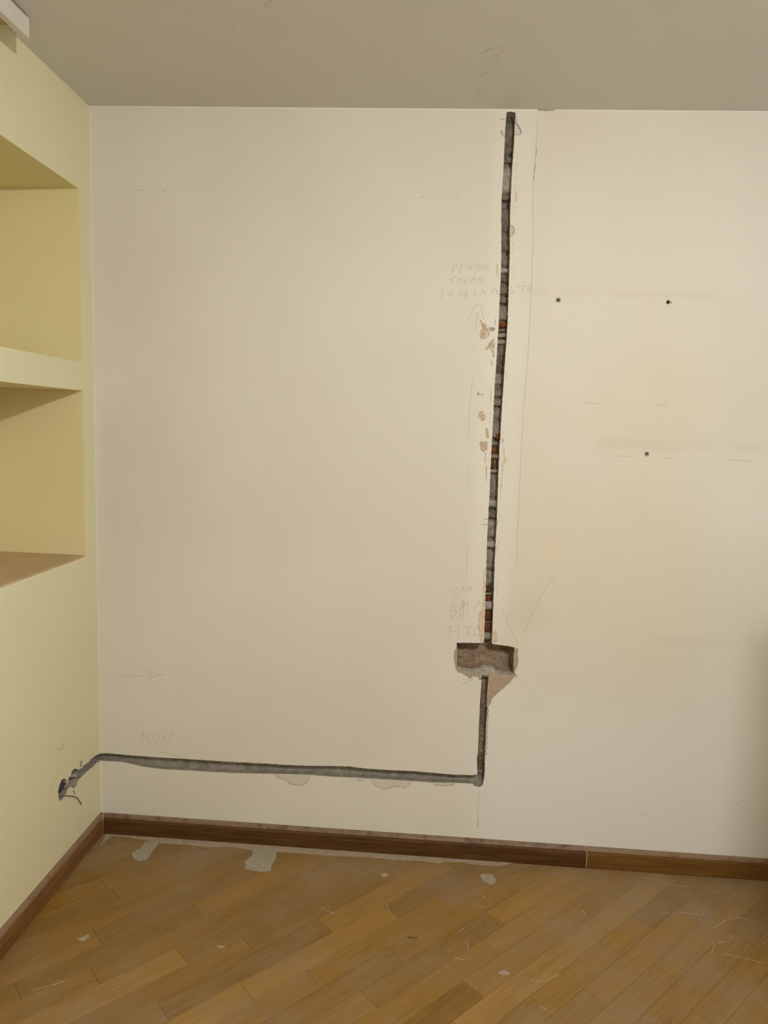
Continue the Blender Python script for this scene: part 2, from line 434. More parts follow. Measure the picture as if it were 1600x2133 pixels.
for p in UR:
    if p == (1071.7,272): ur_out += chips[5][::-1]; continue
    ur_out.append(p)
    if p == (1063,440.6): ur_out += chips[4][::-1]
ur_out = [p for p in ur_out if p != (1062,495)]
OUT = ur_out + BOX_TOPR + BOX_R + TRI + LR + [(998,1640),(987,1637)] + hb_out + HT + LL[::-1] + BOX_L + BOX_TOP + UL[::-1] + [(1064,232.5)]
OUTW = [W(*p) for p in OUT]
hole_main = rough(OUTW, 0.0035, 0.0009, 3)
plugs = [(1163,625), (1392,629.5), (1347.5,945.5)]
def circle(c, r, n=20): return [(c[0]+r*math.cos(2*math.pi*i/n), c[1]+r*math.sin(2*math.pi*i/n)) for i in range(n)]
plug_holes = [circle(W(*p), 0.0066) for p in plugs]

def build_wall_back():
    outer = [(-0.06, -0.02), (XR+0.1, -0.02), (XR+0.1, H+0.05), (-0.06, H+0.05)]
    holes = [hole_main] + plug_holes
    v, f = fill(outer, holes)
    vs = [(a, 0.0, b) for a, b in v]; fs = [q for q in f]; n_front = len(fs)
    for hpoly, dp in [(hole_main, 0.10)] + [(h, 0.05) for h in plug_holes]:
        b0 = len(vs); n = len(hpoly)
        vs += [(a, 0.0, b) for a, b in hpoly] + [(a, dp, b) for a, b in hpoly]
        fs += [(b0+i, b0+(i+1) % n, b0+n+(i+1) % n, b0+n+i) for i in range(n)]
    n_rev = len(fs)
    b0 = len(vs); y1 = 0.14
    vs += [(a, 0.0, b) for a, b in outer] + [(a, y1, b) for a, b in outer]
    fs += [(b0+i, b0+(i+1) % 4, b0+4+(i+1) % 4, b0+4+i) for i in range(4)] + [(b0+4, b0+5, b0+6, b0+7)]
    o = link('wall_back', vs, fs, 'wall'); o.data.materials.append(M['reveal'])
    for p in o.data.polygons:
        if n_front <= p.index < n_rev: p.material_index = 1
    return struct(o)
wall_back = build_wall_back()

def strip_bed(name, A, Bq, mat, depth, profile, n, m, seed, amp=0.004, ext=0.3, parent=wall_back):
    """bed of a chase between edge polylines A and Bq (wall points), as a rough relief"""
    def resample(P, n):
        P = np.array(P); d = np.r_[0, np.cumsum(np.linalg.norm(np.diff(P, axis=0), axis=1))]
        t = np.linspace(0, d[-1], n); return np.c_[np.interp(t, d, P[:, 0]), np.interp(t, d, P[:, 1])]
    a = resample(A, n); b = resample(Bq, n); vs = []; fs = []
    for i in range(n):
        for j in range(m):
            s = -ext + (1+2*ext)*j/(m-1); p = a[i]*(1-s)+b[i]*s
            h = noise.fractal(Vector((p[0]*90, p[1]*90, seed)), 0.8, 2.1, 4)*amp + noise.noise(Vector((p[0]*16, p[1]*16, seed+4)))*amp*0.9
            vs.append((p[0], min(depth*profile(s) - h, 0.07) if profile(s) >= 0 else 0.004, p[1]))
    for i in range(n-1):
        for j in range(m-1): fs.append((i*m+j, i*m+j+1, (i+1)*m+j+1, (i+1)*m+j))
    return link(name, vs, fs, mat, parent, smooth=True)
flat = lambda s: 1.0
chan = lambda s: 0.55 + 0.45*math.sqrt(max(0.0, 1-(2*min(max(s, 0), 1)-1)**2))
strip_bed('chase_bed', [W(*p) for p in UL], [W(*p) for p in UR], 'mortar', 0.042, flat, 700, 17, 5, 0.006)
strip_bed('chase_bed', [W(*p) for p in [(1006,1398)]+LL], [W(*p) for p in [(1019,1398)]+LR[:-1]], 'brown', 0.034, chan, 170, 17, 8, 0.005)
strip_bed('chase_bed', [W(*p) for p in HT+[(1006,1616)]], [W(*p) for p in HB+[(1006,1640)]], 'cement', 0.036, chan, 640, 19, 11, 0.005)

# exposed bricks and lumps of mortar in the tall chase
def edge_at(P, y):
    ys = [p[1] for p in P]; xs = [p[0] for p in P]; return float(np.interp(y, ys, xs))
def lump(name, y0, y1, mat, f0=-0.2, f1=1.2, d=0.018, seed=1, flatn=0.35):
    n, m = 17, 11; vs = []; fs = []
    for i in range(n):
        t = i/(n-1); py = y0+(y1-y0)*t
        L = edge_at(UL, py); R = edge_at(UR, py)
        for j in range(m):
            s = j/(m-1); fr = f0+(f1-f0)*s
            wob = noise.noise(Vector((t*2.3, s*2.1, seed*3.7)))
            x, z = W(L+(R-L)*(fr + 0.10*wob*(1 if f1 < 1 or f0 > 0.2 else 0)), py + 1.2*noise.noise(Vector((s*2.5, seed*1.9, 2))))
            e = (1-abs(2*t-1)**4)**flatn if 0 < t < 1 else 0
            es = 1.0
            if f1 < 1 or f0 > 0.2: es = (1-abs(2*s-1)**4)**flatn if 0 < s < 1 else 0
            y = 0.052 - (0.052-d)*min(e, es) - 0.0042*noise.fractal(Vector((x*110, z*110, seed)), 0.7, 2.1, 5) - 0.004*noise.noise(Vector((x*40, z*40, seed+3)))
            vs.append((x, y, z))
    for i in range(n-1):
        for j in range(m-1): fs.append((i*m+j, i*m+j+1, (i+1)*m+j+1, (i+1)*m+j))
    return link(name, vs, fs, mat, wall_back, smooth=True)
SEG = [(240,318,'m'),(320,334,'m'),(338,398,'p'),(398,412,'m'),(424,480,'m'),(482,520,'m'),(524,551,'m'),(553,566,'p'),(568,585,'m'),(588,612,'w'),(614,629,'m'),
       (632,666,'p'),(668,680,'b'),(682,690,'m'),(690,702,'p'),(704,716,'p'),(717,753,'m'),(757,775,'w'),(777,802,'m'),(804,827,'m'),(829,846,'p'),(848,873,'m'),
       (875,915,'p'),(918,930,'m'),(931,945,'b'),(946,957,'p'),(978,986,'p'),(988,1040,'m'),(1042,1060,'p'),(1063,1082,'m'),(1085,1125,'m'),(1128,1145,'p'),
       (1147,1190,'m'),(1192,1224,'m'),(1238,1244,'m'),(1255,1275,'p'),(1276,1300,'b'),(1302,1321,'b'),(1323,1338,'p')]
rs = random.Random(4)
for i, (a, b, k) in enumerate(SEG):
    nm = 'brick' if k == 'b' else 'mortar_lump'
    lump(nm, a, b, {'m': 'mortar', 'p': 'pale', 'w': 'brown', 'b': 'brick'}[k], d=rs.uniform(0.024, 0.034) if k != 'p' else rs.uniform(0.020, 0.026), seed=i+1,
         flatn=0.25 if k == 'b' else 0.4)
lump('brick', 902, 917, 'brick', 0.45, 1.25, 0.019, 71)
lump('brick', 955, 978, 'brick', -0.25, 0.62, 0.020, 72)
lump('brick', 1225, 1237, 'brick', -0.25, 0.7, 0.020, 73)
lump('brick', 1244, 1255, 'brick', -0.25, 0.85, 0.022, 74)

# chipped plaster pieces
for i, c in enumerate(chips):
    cx = np.mean([p[0] for p in c]); cyy = np.mean([p[1] for p in c])
    big = [W(*p) for p in c]
    prism(big, B3, 0.0016, 0.03, 'bared_plaster_patch', 'chip', wall_back, seed=20+i, amp=0.0003, side='cement')
    mbr = MB(); ribbon(mbr, rough(big, 0.003, 0.0005, 50+i, False), 0.0016, B3); mbr.build('chip_edge_shadow', 'edge', wall_back)  # dark line round each chip: edge shadow put in as colour
tri_poly = [(1018,1404.5),(1066,1406),(1073,1402),(1073.5,1408.5),(1063.5,1422),(1046.5,1437),(1025.2,1456),(1024,1463),(1016.2,1476),(1014.2,1473),(1015.8,1440)]
strip_r = [(1071.6,1347),(1079.5,1351),(1079,1364.6),(1080.5,1377),(1077.5,1390),(1073,1400),(1070,1402)]
strip_l = [(952.5,1345),(951.5,1350),(945.5,1355),(944.5,1373),(947.5,1386),(949.5,1397),(952.8,1398),(951.5,1380)]
strip_b = [(953.5,1398),(962,1403),(975.7,1412),(981,1412.6),(985,1409),(996.5,1411.5),(997,1416.5),(1003,1418),(1003,1404),(985,1401),(966,1398)]
for nm, pl, mt in (('t', tri_poly, 'tan'), ('r', strip_r, 'tan'), ('l', strip_l, 'tan'), ('b', strip_b, 'chip')):
    prism([W(*p) for p in pl], B3, 0.0016, 0.03, 'mesh_backing_plaster', mt, wall_back, seed=ord(nm), amp=0.0003, side='crust')
def mesh_grid(pl, name, pitch=0.0050, ang=-2.0):
    P = [W(*p) for p in pl]; mb = MB(); xs = [p[0] for p in P]; zs = [p[1] for p in P]
    ca, sa = math.cos(math.radians(ang)), math.sin(math.radians(ang))
    cx, cz = np.mean(xs), np.mean(zs); R = 0.11
    for vert in (0, 1):
        k = -R
        while k < R:
            run = []
            for t in np.arange(-R, R, 0.0012):
                a, b = (k, t) if vert else (t, k)
                a += 0.0006*noise.noise(Vector((a*90, b*90, vert)))
                p = (cx+a*ca-b*sa, cz+a*sa+b*ca)
                if in_poly(p, P): run.append((p[0], 0.0009 - 0.0004*vert, p[1]))
                else:
                    if len(run) > 2: mb.tube(run, 0.0007 if vert else 0.0005, 4)
                    run = []
            if len(run) > 2: mb.tube(run, 0.0007, 4)
            k += pitch
    o = mb.build(name, 'thread', wall_back); stuff(o); return o
for pl in (tri_poly, strip_r, strip_l, strip_b): mesh_grid(pl, 'plaster_mesh')

# bed of the square recess
def build_recess():
    x0, x1, y0, y1 = 938, 1076, 1330, 1412
    nx, ny = 120, 76; vs = []; fs = []
    low = [(940,1391),(955,1392),(966,1396),(985,1399),(999,1395),(1007,1390),(1020,1391),(1029,1393),(1036,1401),(1050,1404),(1080,1405)]
    for j in range(ny):
        for i in range(nx):
            px = x0+(x1-x0)*i/(nx-1); py = y0+(y1-y0)*j/(ny-1)
            x, z = W(px, py)
            d = 0.072
            d -= 0.007*(1/(1+math.exp(-(py-1362-0.04*(px-1000))/1.6)))*(1 if px > 1008 else 0.5)
            if 1047 < px < 1064 and 1363 < py < 1365.5: d += 0.018
            if 1008 < px < 1022 and 1357 < py < 1358.8: d += 0.010
            if px > 1058: d += 0.008
            yl = float(np.interp(px, [p[0] for p in low], [p[1] for p in low]))
            e = 1/(1+math.exp(-(py-yl+0.5)/1.3)); d = d*(1-e)+0.008*e
            el = 1/(1+math.exp(-((946+ (py-1340)*0.06)-px)/1.2)); d = d*(1-el)+0.02*el
            d -= 0.007*noise.fractal(Vector((x*45, z*45, 3)), 0.9, 2, 5)+0.0015*noise.noise(Vector((x*260, z*260, 1)))
            vs.append((x, max(d, 0.003), z))
    for j in range(ny-1):
        for i in range(nx-1): fs.append((j*nx+i, j*nx+i+1, (j+1)*nx+i+1, (j+1)*nx+i))
    o = link('recess_bed', vs, fs, 'box', wall_back, smooth=True); o.data.materials.append(M['crust'])
    me = o.data
    for p in me.polygons:
        c = p.center
        if c.y < 0.030: p.material_index = 1
    o['label'] = 'brown plaster bed of the square socket recess'
build_recess()

# fibres at the raw edges
fm = MB()
rf = random.Random(9)
def hair(pts, r=0.0006, off=0.002):
    fm.tube(smooth_line([(W(a, b)[0], -off*k, W(a, b)[1]) for (a, b), k in zip(pts, [0, 1, 1.2, .8, .5])], 4), r, 5)
hair([(1054,247),(1047,249),(1041,247.5)]); hair([(1053,276),(1047,280),(1042.5,273.5)]); hair([(1052,285),(1047,282),(1045,272)])
hair([(1074,242),(1076,250),(1077,256)]); hair([(1074,255),(1080,263),(1086,274)]); hair([(1041,914),(1046,915),(1048,919),(1044,924)], 0.0005)
hair([(1008,1082),(1013,1080),(1017,1083)]); hair([(1003,1093),(1010,1092),(1016,1092)]); hair([(1035,1082),(1037,1086),(1035,1092)])
hair([(1031,1140),(1034,1141),(1033,1146)]); hair([(985,1414),(977,1419),(964,1425)], 0.0005); hair([(984,1413),(980,1411),(975,1415)], 0.0006)
for i in range(7):
    px = 1056.5+i*2.5; fm.tube([(W(px, 234)[0], 0.004, W(px, 234)[1]), (W(px-.3, 246)[0], 0.010, W(px-.3, 246+rf.uniform(-4, 5))[1])], 0.0008, 5)
for k in range(9):                                  # loops hanging along the lower chase
    py = 1480+k*11; px = edge_at(LR, py)
    hair([(px-1, py-4), (px+2.5, py-2), (px+2.5, py+3), (px-0.5, py+5)], 0.0009, 0.001)
stuff(fm.build('loose_fibre', 'fibre', wall_back))
fl = MB(); fl.tube(smooth_line([(W(1072,1400)[0], -.001, W(1072,1400)[1]), (W(1074,1403)[0], -.004, W(1074,1403)[1]), (W(1077.5,1410)[0], -.003, W(1077.5,1410)[1])], 5), 0.0022, 6)
fl.build('plaster_flake', 'tan', wall_back, True)

# dust and stains on the paint
def smear(pl, mat, name='dust_smear', fn=W, to3=B3, par=wall_back, seed=1, amp=0.0015):
    P = rough([fn(*p) for p in pl], 0.0025, amp, seed); v, f = fill(P, [])
    return link(name, [to3(a, b, -0.0003) for a, b in v], f, mat, par)
Z6 = lambda pts: [(960+a/13.333, 630+b/13.333) for a, b in pts]
Z7 = lambda pts: [(960+a/8.533, 780+b/8.533) for a, b in pts]
smear(Z6([(500,430),(560,500),(640,580),(710,590),(720,680),(790,760),(800,900),(740,980),(640,1030),(560,1020),(520,920),(540,800),(600,720),(560,620)]), 'dust', seed=1)
smear(Z6([(780,660),(800,695),(880,690),(915,680),(950,720),(945,785),(830,800),(790,760)]), 'dirt', seed=2, amp=0.0008)
smear(Z6([(940,980),(860,1050),(760,1160),(650,1310),(740,1330),(800,1250),(840,1340),(880,1420),(880,1520),(925,1520),(945,1300),(950,1150),(900,1080)]), 'dust', seed=3, amp=0.0008)
smear(Z6([(945,450),(965,450),(960,640),(945,640)]), 'dirt', seed=4, amp=0.0004)
smear(Z6([(845,1590),(862,1600),(850,1745),(825,1740)]), 'dirt', seed=5, amp=0.0004)
smear(Z7([(290,300),(330,310),(345,350),(320,380),(280,390)]), 'dust', seed=6)
smear(Z7([(365,340),(390,345),(388,372),(362,370)]), 'dirt', seed=7, amp=0.0004)
smear(Z7([(330,650),(400,650),(440,720),(435,810),(380,830),(330,800),(300,750)]), 'dust', seed=8)
smear(Z7([(445,940),(475,960),(490,1020),(500,1130),(450,1140),(440,1000)]), 'dust', seed=9, amp=0.0008)
smear(Z7([(345,1180),(400,1190),(460,1170),(478,1260),(470,1350),(400,1390),(350,1330),(335,1250)]), 'dust', seed=10)
smear(Z7([(430,1390),(445,1390),(438,1560),(425,1560)]), 'dirt', seed=11, amp=0.0004)
smear(Z7([(445,1640),(460,1640),(455,1900),(445,1900)]), 'dirt', seed=12, amp=0.0004)
smear(Z7([(530,230),(545,230),(540,480),(520,480)]), 'dust2', seed=13, amp=0.0006)
smear(Z7([(510,640),(522,640),(515,900),(505,900)]), 'dust2', seed=14, amp=0.0006)
smear(Z7([(760,1290),(775,1300),(778,1450),(800,1520),(850,1470),(860,1490),(800,1560),(760,1640),(735,1850),(720,2090),(700,2050),(725,1800),(745,1640),(765,1500)]), 'dust2', seed=15, amp=0.001)
smear([(1011.5,1180),(1006,1200),(1006.5,1250),(1004,1268),(997,1279),(996,1305),(1001,1336),(1007.5,1337),(1010,1260)], 'dust2', seed=16)
smear([(1026,1316),(1034,1310),(1036,1334),(1030,1341),(1025,1339)], 'dust2', seed=17)
smear([(1034,552),(1038,548),(1038,574),(1034,576)], 'dust2', seed=18, amp=.0005)
smear([(1074,398),(1078,398),(1076,420),(1073,420)], 'dust2', seed=19, amp=.0005)
smear([(1118,226),(1140,227),(1160,230.5),(1140,231.5),(1120,230.5)], 'dirt', name='grime_mark', seed=20, amp=.0004)

# pencil writing on the back wall
PEN = [[(255,230),(290,90)],[(290,90),(340,82),(335,125),(280,160)],[(402,82),(375,197)],[(402,82),(445,75)],[(375,197),(412,200)],[(390,138),(430,132)],[(505,158),(515,95)],[(515,95),(550,155)],[(550,155),(575,80)],
       [(640,65),(622,138)],[(640,68),(688,95),(678,140),(622,140)],[(725,75),(730,150),(765,110),(770,70)],[(830,75),(785,150),(830,162)]]
TAV = [[(272,272),(265,375)],[(225,305),(330,268)],[(350,375),(395,280),(415,335)],[(375,320),(410,315)],[(450,290),(460,370),(520,280)],[(545,350),(610,265),(605,345)],[(575,310),(605,305)],[(655,320),(680,280),(725,350),(745,265)]]
DEL = [[(70,490),(110,465),(140,480),(80,605),(150,608)],[(240,480),(222,510),(222,548),(248,560),(275,525),(272,490),(240,480)],[(395,480),(365,550),(420,545),(440,510),(395,480)],[(478,475),(460,545)],[(478,475),(512,470)],[(460,545),(500,543)],[(470,508),(502,503)],[(450,578),(505,568)],
       [(630,470),(592,547)],[(592,547),(660,550)],[(690,550),(742,462)],[(742,462),(772,545)],[(708,512),(762,502)],[(850,540),(895,435)],[(895,435),(930,445),(920,478),(875,488)],[(948,475),(940,530)],[(948,475),(985,465)],[(940,530),(985,530)],[(944,502),(975,500)],
       [(1172,475),(1160,525)],[(1172,475),(1215,465)],[(1160,525),(1215,520)],[(1166,500),(1205,495)],[(1230,420),(1390,400)],[(1360,410),(1310,530)],[(1425,415),(1410,490)],[(1425,415),(1480,405)],[(1410,490),(1470,490)],[(1418,455),(1460,450)]]
ARW = [[(515,920),(540,850),(580,760),(640,690),(690,680),(720,730),(725,830),(760,920)],[(650,800),(640,945),(620,1100)]]
for nm, ls, lb in (('pencil_lettering', PEN, 'faint pencil word PENDUL'), ('pencil_lettering', TAV, 'faint pencil word TAVAN'), ('pencil_lettering', DEL, 'faint pencil line 20 DE LA PERETE'), ('pencil_arrow', ARW, 'faint pencil arrow pointing up')):
    strokes(nm, ls, W, 905, 540, 7.273, B3, 'pencil', wall_back, 0.0012, lb)
T2 = dict(six=[[(445,450),(390,490),(345,580),(345,690),(400,730),(470,700),(470,640),(420,620),(360,660)],[(535,660),(565,520),(610,440),(640,530),(700,540),(805,430),(795,560)]],
    scr=[[(275,900),(320,870),(240,1100),(330,1060)],[(310,1000),(420,970),(370,1080),(380,1150),(470,1090),(560,900),(600,830),(640,920),(600,1000),(560,960)],[(570,780),(600,900),(610,1100),(600,1330)],[(640,930),(740,850),(695,1160)],[(480,1120),(620,920)],
         [(260,1210),(300,1200),(290,1270),(240,1290)],[(290,1270),(420,1190)],[(220,1325),(320,1325)],[(470,1300),(520,1200),(550,1190),(540,1250)],[(1080,830),(1000,870),(900,1040),(890,1080),(960,1070)],[(1060,850),(1060,930)]],
    h70=[[(230,1510),(235,1860)],[(475,1510),(455,1870)],[(215,1660),(320,1675),(430,1670)],[(650,1600),(670,1520),(720,1580),(820,1530),(740,1680),(700,1800)],[(650,1650),(745,1690)],[(750,1785),(940,1785),(1040,1770)],[(930,1760),(910,1700),(960,1570),(1050,1540),(1060,1680),(1010,1770)]])
for k_, lb in (('six', 'pencil writing 6M'), ('scr', 'crossed-out pencil scribble'), ('h70', 'pencil writing H 70')):
    strokes('pencil_lettering', T2[k_], W, 920, 1190, 13.333, B3, 'pencil', wall_back, 0.0013, lb)
strokes('pencil_arrow', [[(165,325),(220,337),(390,337),(540,317),(880,325)],[(740,180),(820,225),(930,260),(1100,283),(1140,305)],[(760,400),(850,365),(990,310),(1110,300)]], W, 240, 1380, 11.43, B3, 'pencil', wall_back, 0.0013, 'pencil arrow pointing right')
strokes('pencil_lettering', [[(1040,210),(1075,125),(1070,265)],[(1085,140),(1130,135),(1140,165),(1100,195),(1155,215),(1150,245),(1110,268)],[(1240,140),(1195,150),(1190,215),(1215,240),(1250,190),(1240,140)],[(1290,160),(1335,255),(1385,120)],[(1225,342),(1340,352),(1450,390)]], W, 90, 1500, 5.161, B3, 'pencil', wall_back, 0.0013, 'pencil writing 130V')
strokes('pencil_arrow', [[(1135,530),(1000,740),(880,960),(700,1330),(530,1710)],[(1070,495),(1150,480),(1240,470)],[(1135,530),(1220,545)],[(165,1290),(190,1450),(300,1700),(400,1930)]], W, 1040, 1160, 10.667, B3, 'pencil', wall_back, 0.0013)
strokes('pencil_line', [[(1121,240),(1117,300),(1110,400),(1110,490),(1107,600),(1099,755),(1093,820),(1088,900),(1083,1000),(1078,1120),(1076,1180)],[(985,790),(978,850),(977,910)],[(976,970),(975,1012)],[(974,1128),(973,1170),(970,1206)],[(998,1645),(996,1690),(995,1715)],[(1047.5,1268),(1047,1283)],[(1046,1325),(1046.5,1340)]], W, 0, 0, 1, B3, 'pencil', wall_back, 0.0011)
strokes('pencil_line', [[(1118,308),(1116.5,327)],[(1115,340),(1113,362)],[(1113,366),(1112,376)],[(996,1705),(995,1725)]], W, 0, 0, 1, B3, 'pencil2', wall_back, 0.0016)
dm = MB(); rd = random.Random(2)
DL = [(1077,322),(1073,380),(1071,420),(1069.5,458),(1068.5,500),(1066,600),(1062,690),(1057,760),(1052,850),(1047,930),(1043,1030),(1040,1080),(1037,1150),(1034,1250)]
y = 322
while y < 1235:
    L_ = rd.uniform(1.5, 9); x_ = edge_at(DL, y) + rd.uniform(-.7, .7)
    if rd.random() < 0.6: ribbon(dm, [W(x_, y), W(x_-0.05*L_, y+L_)], rd.uniform(0.0007, 0.0016), B3)
    y += L_ + rd.uniform(2, 9)
for a, b, r in ((340,399,2),(880,410,2),(955,413,2),(800,408,1.6),(384,397,1),(1260,931.5,1.8),(777,897,1),(238,829,1.4),(1121,1332,1.5),(1066,1331.5,1.5),(869,602,1),(1093,820,1.3)):
    c_ = W(a, b); p_ = circle(c_, r*0.0013, 8); dm.add([B3(u, v, -0.0004) for u, v in p_], [tuple(range(8))])
for a, b in (((283,396),(304,397.5)),((1220,834),(1220,839)),((1220,839),(1252,841)),((1363,843),(1390,844)),((1285,949.5),(1312,951)),((1386,953.5),(1405,954)),((1519,957.5),(1571,961)),((1338,1697),(1350,1695)),((1534,1675),(1546,1668)),((278,1090),(292,1088)),((932,1529),(938,1528))):
    ribbon(dm, [W(*a), W(*b)], 0.0014, B3)
dm.build('scuff_marks', 'pencil', wall_back)

# ------------------------------------------------------------------ yellow wall with niches and the socket hole
NY0, NY1, NX = -0.083, -1.36, -0.36
niches = [(1.741, 2.306), (1.071, 1.646)]
def zl(pts): return [LW(90+a/10.667, 1550+b/10.667) for a, b in pts]
LHOLE = zl([(1170,245),(1050,330),(990,410),(900,460),(840,530),(760,575),(745,555),(680,540),(620,610),(595,700),(570,745),(545,830),(505,880),(500,800),(450,755),(390,800),(345,910),(312,1050),(330,1110),(322,1180),(330,1245),(380,1258),(440,1180),(500,1090),(515,1010),(560,970),(590,945),(660,985),(720,925),(755,830),(770,790),(860,700),(980,590),(1090,500),(1180,400)])
cz0 = LW(207, 1584.7)[1]; cz1 = LW(207, 1569)[1]
LHOLE = LHOLE + [(-0.005, cz0), (0.03, cz0-0.001), (0.03, cz1), (-0.005, cz1)]
lhole = rough(LHOLE, 0.003, 0.0008, 6)
def build_wall_left():
    outer = [(0.06, -0.02), (0.06, H+0.05), (YB-0.1, H+0.05), (YB-0.1, -0.02)]
    nh = [[(NY0, a), (NY1, a), (NY1, b), (NY0, b)] for a, b in niches]
    v, f = fill(outer, nh+[lhole])
    vs = [L3(a, b, 0) for a, b in v]; fs = list(f)
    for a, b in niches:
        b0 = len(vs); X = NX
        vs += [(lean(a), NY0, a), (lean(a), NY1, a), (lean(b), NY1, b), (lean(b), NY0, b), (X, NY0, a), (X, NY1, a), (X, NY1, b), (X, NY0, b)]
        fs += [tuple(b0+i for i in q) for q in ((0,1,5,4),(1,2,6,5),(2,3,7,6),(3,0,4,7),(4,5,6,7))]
    n1 = len(fs); b0 = len(vs); n = len(lhole)
    nf = n1-5*len(niches)
    vs += [L3(a, b, 0) for a, b in lhole]+[L3(a, b, 0.06) for a, b in lhole]
    fs += [(b0+i, b0+(i+1) % n, b0+n+(i+1) % n, b0+n+i) for i in range(n)]
    n2 = len(fs); b0 = len(vs)
    vs += [L3(a, b, 0) for a, b in outer]+[(-0.45, a, b) for a, b in outer]
    fs += [(b0+i, b0+(i+1) % 4, b0+4+(i+1) % 4, b0+4+i) for i in range(4)]+[(b0+4, b0+5, b0+6, b0+7)]
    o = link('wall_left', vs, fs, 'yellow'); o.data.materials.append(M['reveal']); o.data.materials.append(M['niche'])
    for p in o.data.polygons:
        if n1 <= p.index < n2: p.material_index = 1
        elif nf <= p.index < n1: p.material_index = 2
    return struct(o)
wall_left = build_wall_left()
def left_bed():
    ys = [p[0] for p in LHOLE]; zs = [p[1] for p in LHOLE]; n, m = 90, 60; vs = []; fs = []
    y0, y1, z0, z1 = min(ys)-.02, 0.05, min(zs)-.02, max(zs)+.02
    for i in range(n):
        for j in range(m):
            yy = y0+(y1-y0)*i/(n-1); zz = z0+(z1-z0)*j/(m-1)
            d = 0.022-0.006*noise.fractal(Vector((yy*60, zz*60, 2)), .9, 2, 4) + 0.012*max(0, min(1, (-0.13-yy)/0.03))
            vs.append(L3(yy, zz, max(d, .004)))
    for i in range(n-1):
        for j in range(m-1): fs.append((i*m+j, i*m+j+1, (i+1)*m+j+1, (i+1)*m+j))
    link('chase_bed', vs, fs, 'cement', wall_left, True)
left_bed()
# tan board lining the lower niche floor
mb = MB(); mb.box((NX+0.002, NY1+0.002, 1.0715), (lean(1.07)-0.0015, NY0-0.002, 1.0765)); mb.build('shelf_board', 'shelf', wall_left)
# cut ends of conduit in the socket hole
def ring_oval(c, ry, rz, tilt, d0, d1, name, mat, thick=0.0022):
    mb = MB(); n = 22; rings = []
    for k, (rr, d) in enumerate(((1.0, d1), (1.0, d0), (1-thick/min(ry, rz), d0), (1-thick/min(ry, rz), d1))):
        for i in range(n):
            t = 2*math.pi*i/n; a, b = ry*rr*math.cos(t), rz*rr*math.sin(t)
            mb.v.append(L3(c[0]+a*math.cos(tilt)-b*math.sin(tilt), c[1]+a*math.sin(tilt)+b*math.cos(tilt), d))
    for k in range(3):
        for i in range(n): mb.f.append((k*n+i, k*n+(i+1) % n, (k+1)*n+(i+1) % n, (k+1)*n+i))
    return mb.build(name, mat, wall_left, True)
c1 = LW(90+410/10.667, 1550+925/10.667); c2 = LW(90+660/10.667, 1550+790/10.667)
p0, p1 = LW(90+335/10.667, 1550+1090/10.667), LW(90+470/10.667, 1550+770/10.667)
ov = [LW(90+a/10.667, 1550+b/10.667) for a, b in [(350,910),(395,805),(450,762),(490,785),(494,870),(455,980),(405,1050),(340,1095),(318,1045)]]
prism(ov, L3, 0.009, 0.03, 'conduit_end', 'conduit', wall_left, seed=31, amp=0.0003)
prism([LW(90+a/10.667, 1550+b/10.667) for a, b in [(494,850),(500,880),(465,985),(412,1062),(338,1108),(334,1094),(404,1046),(452,975)]], L3, 0.004, 0.03, 'conduit_rim', 'dark', wall_left, seed=32, amp=0.0002)
prism([LW(90+a/10.667, 1550+b/10.667) for a, b in [(620,610),(680,548),(740,560),(742,620),(690,640),(625,655),(605,680)]], L3, 0.016, 0.03, 'conduit_end', 'conduit', wall_left, seed=33, amp=0.0004)
prism([LW(90+a/10.667, 1550+b/10.667) for a, b in [(600,690),(660,670),(745,660),(748,730),(690,720),(660,735),(600,725)]], L3, 0.003, 0.03, 'plaster_bridge', 'pale', wall_left, seed=34, amp=0.0005)
prism([LW(90+a/10.667, 1550+b/10.667) for a, b in [(510,880),(545,830),(570,940),(530,985),(500,1010),(490,960)]], L3, 0.002, 0.03, 'plaster_bridge', 'pale', wall_left, seed=35, amp=0.0005)
def wire(name, pts, r, offs, label, mat='wire', top=True):
    mb = MB(); P = []
    for (a, b), o in zip(pts, offs):
        y_, z_ = LW(90+a/10.667, 1550+b/10.667); P.append((lean(z_)+o, y_, z_))
    mb.tube(smooth_line(P, 6), r, 8)
    o = mb.build(name, mat, None if top else wall_left, True)
    if top: tag(o, label, 'wire', 'cut wires at the yellow wall')
    return o
wire('cut_wire', [(320,1165),(400,1150),(480,1145),(610,1155),(700,1190),(770,1260),(815,1345)], 0.0014, [-.015,-.004,.004,.006,.005,.003,.003], 'long dark wire curling out of the hole in the yellow wall')
wire('cut_wire', [(790,540),(805,490),(800,440),(796,370)], 0.0013, [-.012,.002,.005,.006], 'short dark wire pointing straight up beside the grey chase on the yellow wall')
wire('cut_wire', [(640,990),(650,1040),(648,1080),(638,1115)], 0.0012, [-.01,.002,.005,.006], 'short dark wire stub pointing down between the hole and the corner')
wire('cut_wire', [(580,735),(560,730),(540,760),(523,805)], 0.0013, [-.01,.002,.004,.0], 'tiny bent dark wire between the two conduit ends')
strokes('pencil_mark', [[(120,325),(240,290)],[(235,200),(200,290),(160,345)],[(190,290),(215,240)]], LW, 90, 1500, 5.161, L3, 'pencil', wall_left, 0.0013, 'pencil cross on the yellow wall')
strokes('pencil_mark', [[(84,1820),(82,1832)],[(127,1588),(108,1640)],[(104,1630),(106,1660)]], LW, 0, 0, 1, L3, 'pencil', wall_left, 0.001)

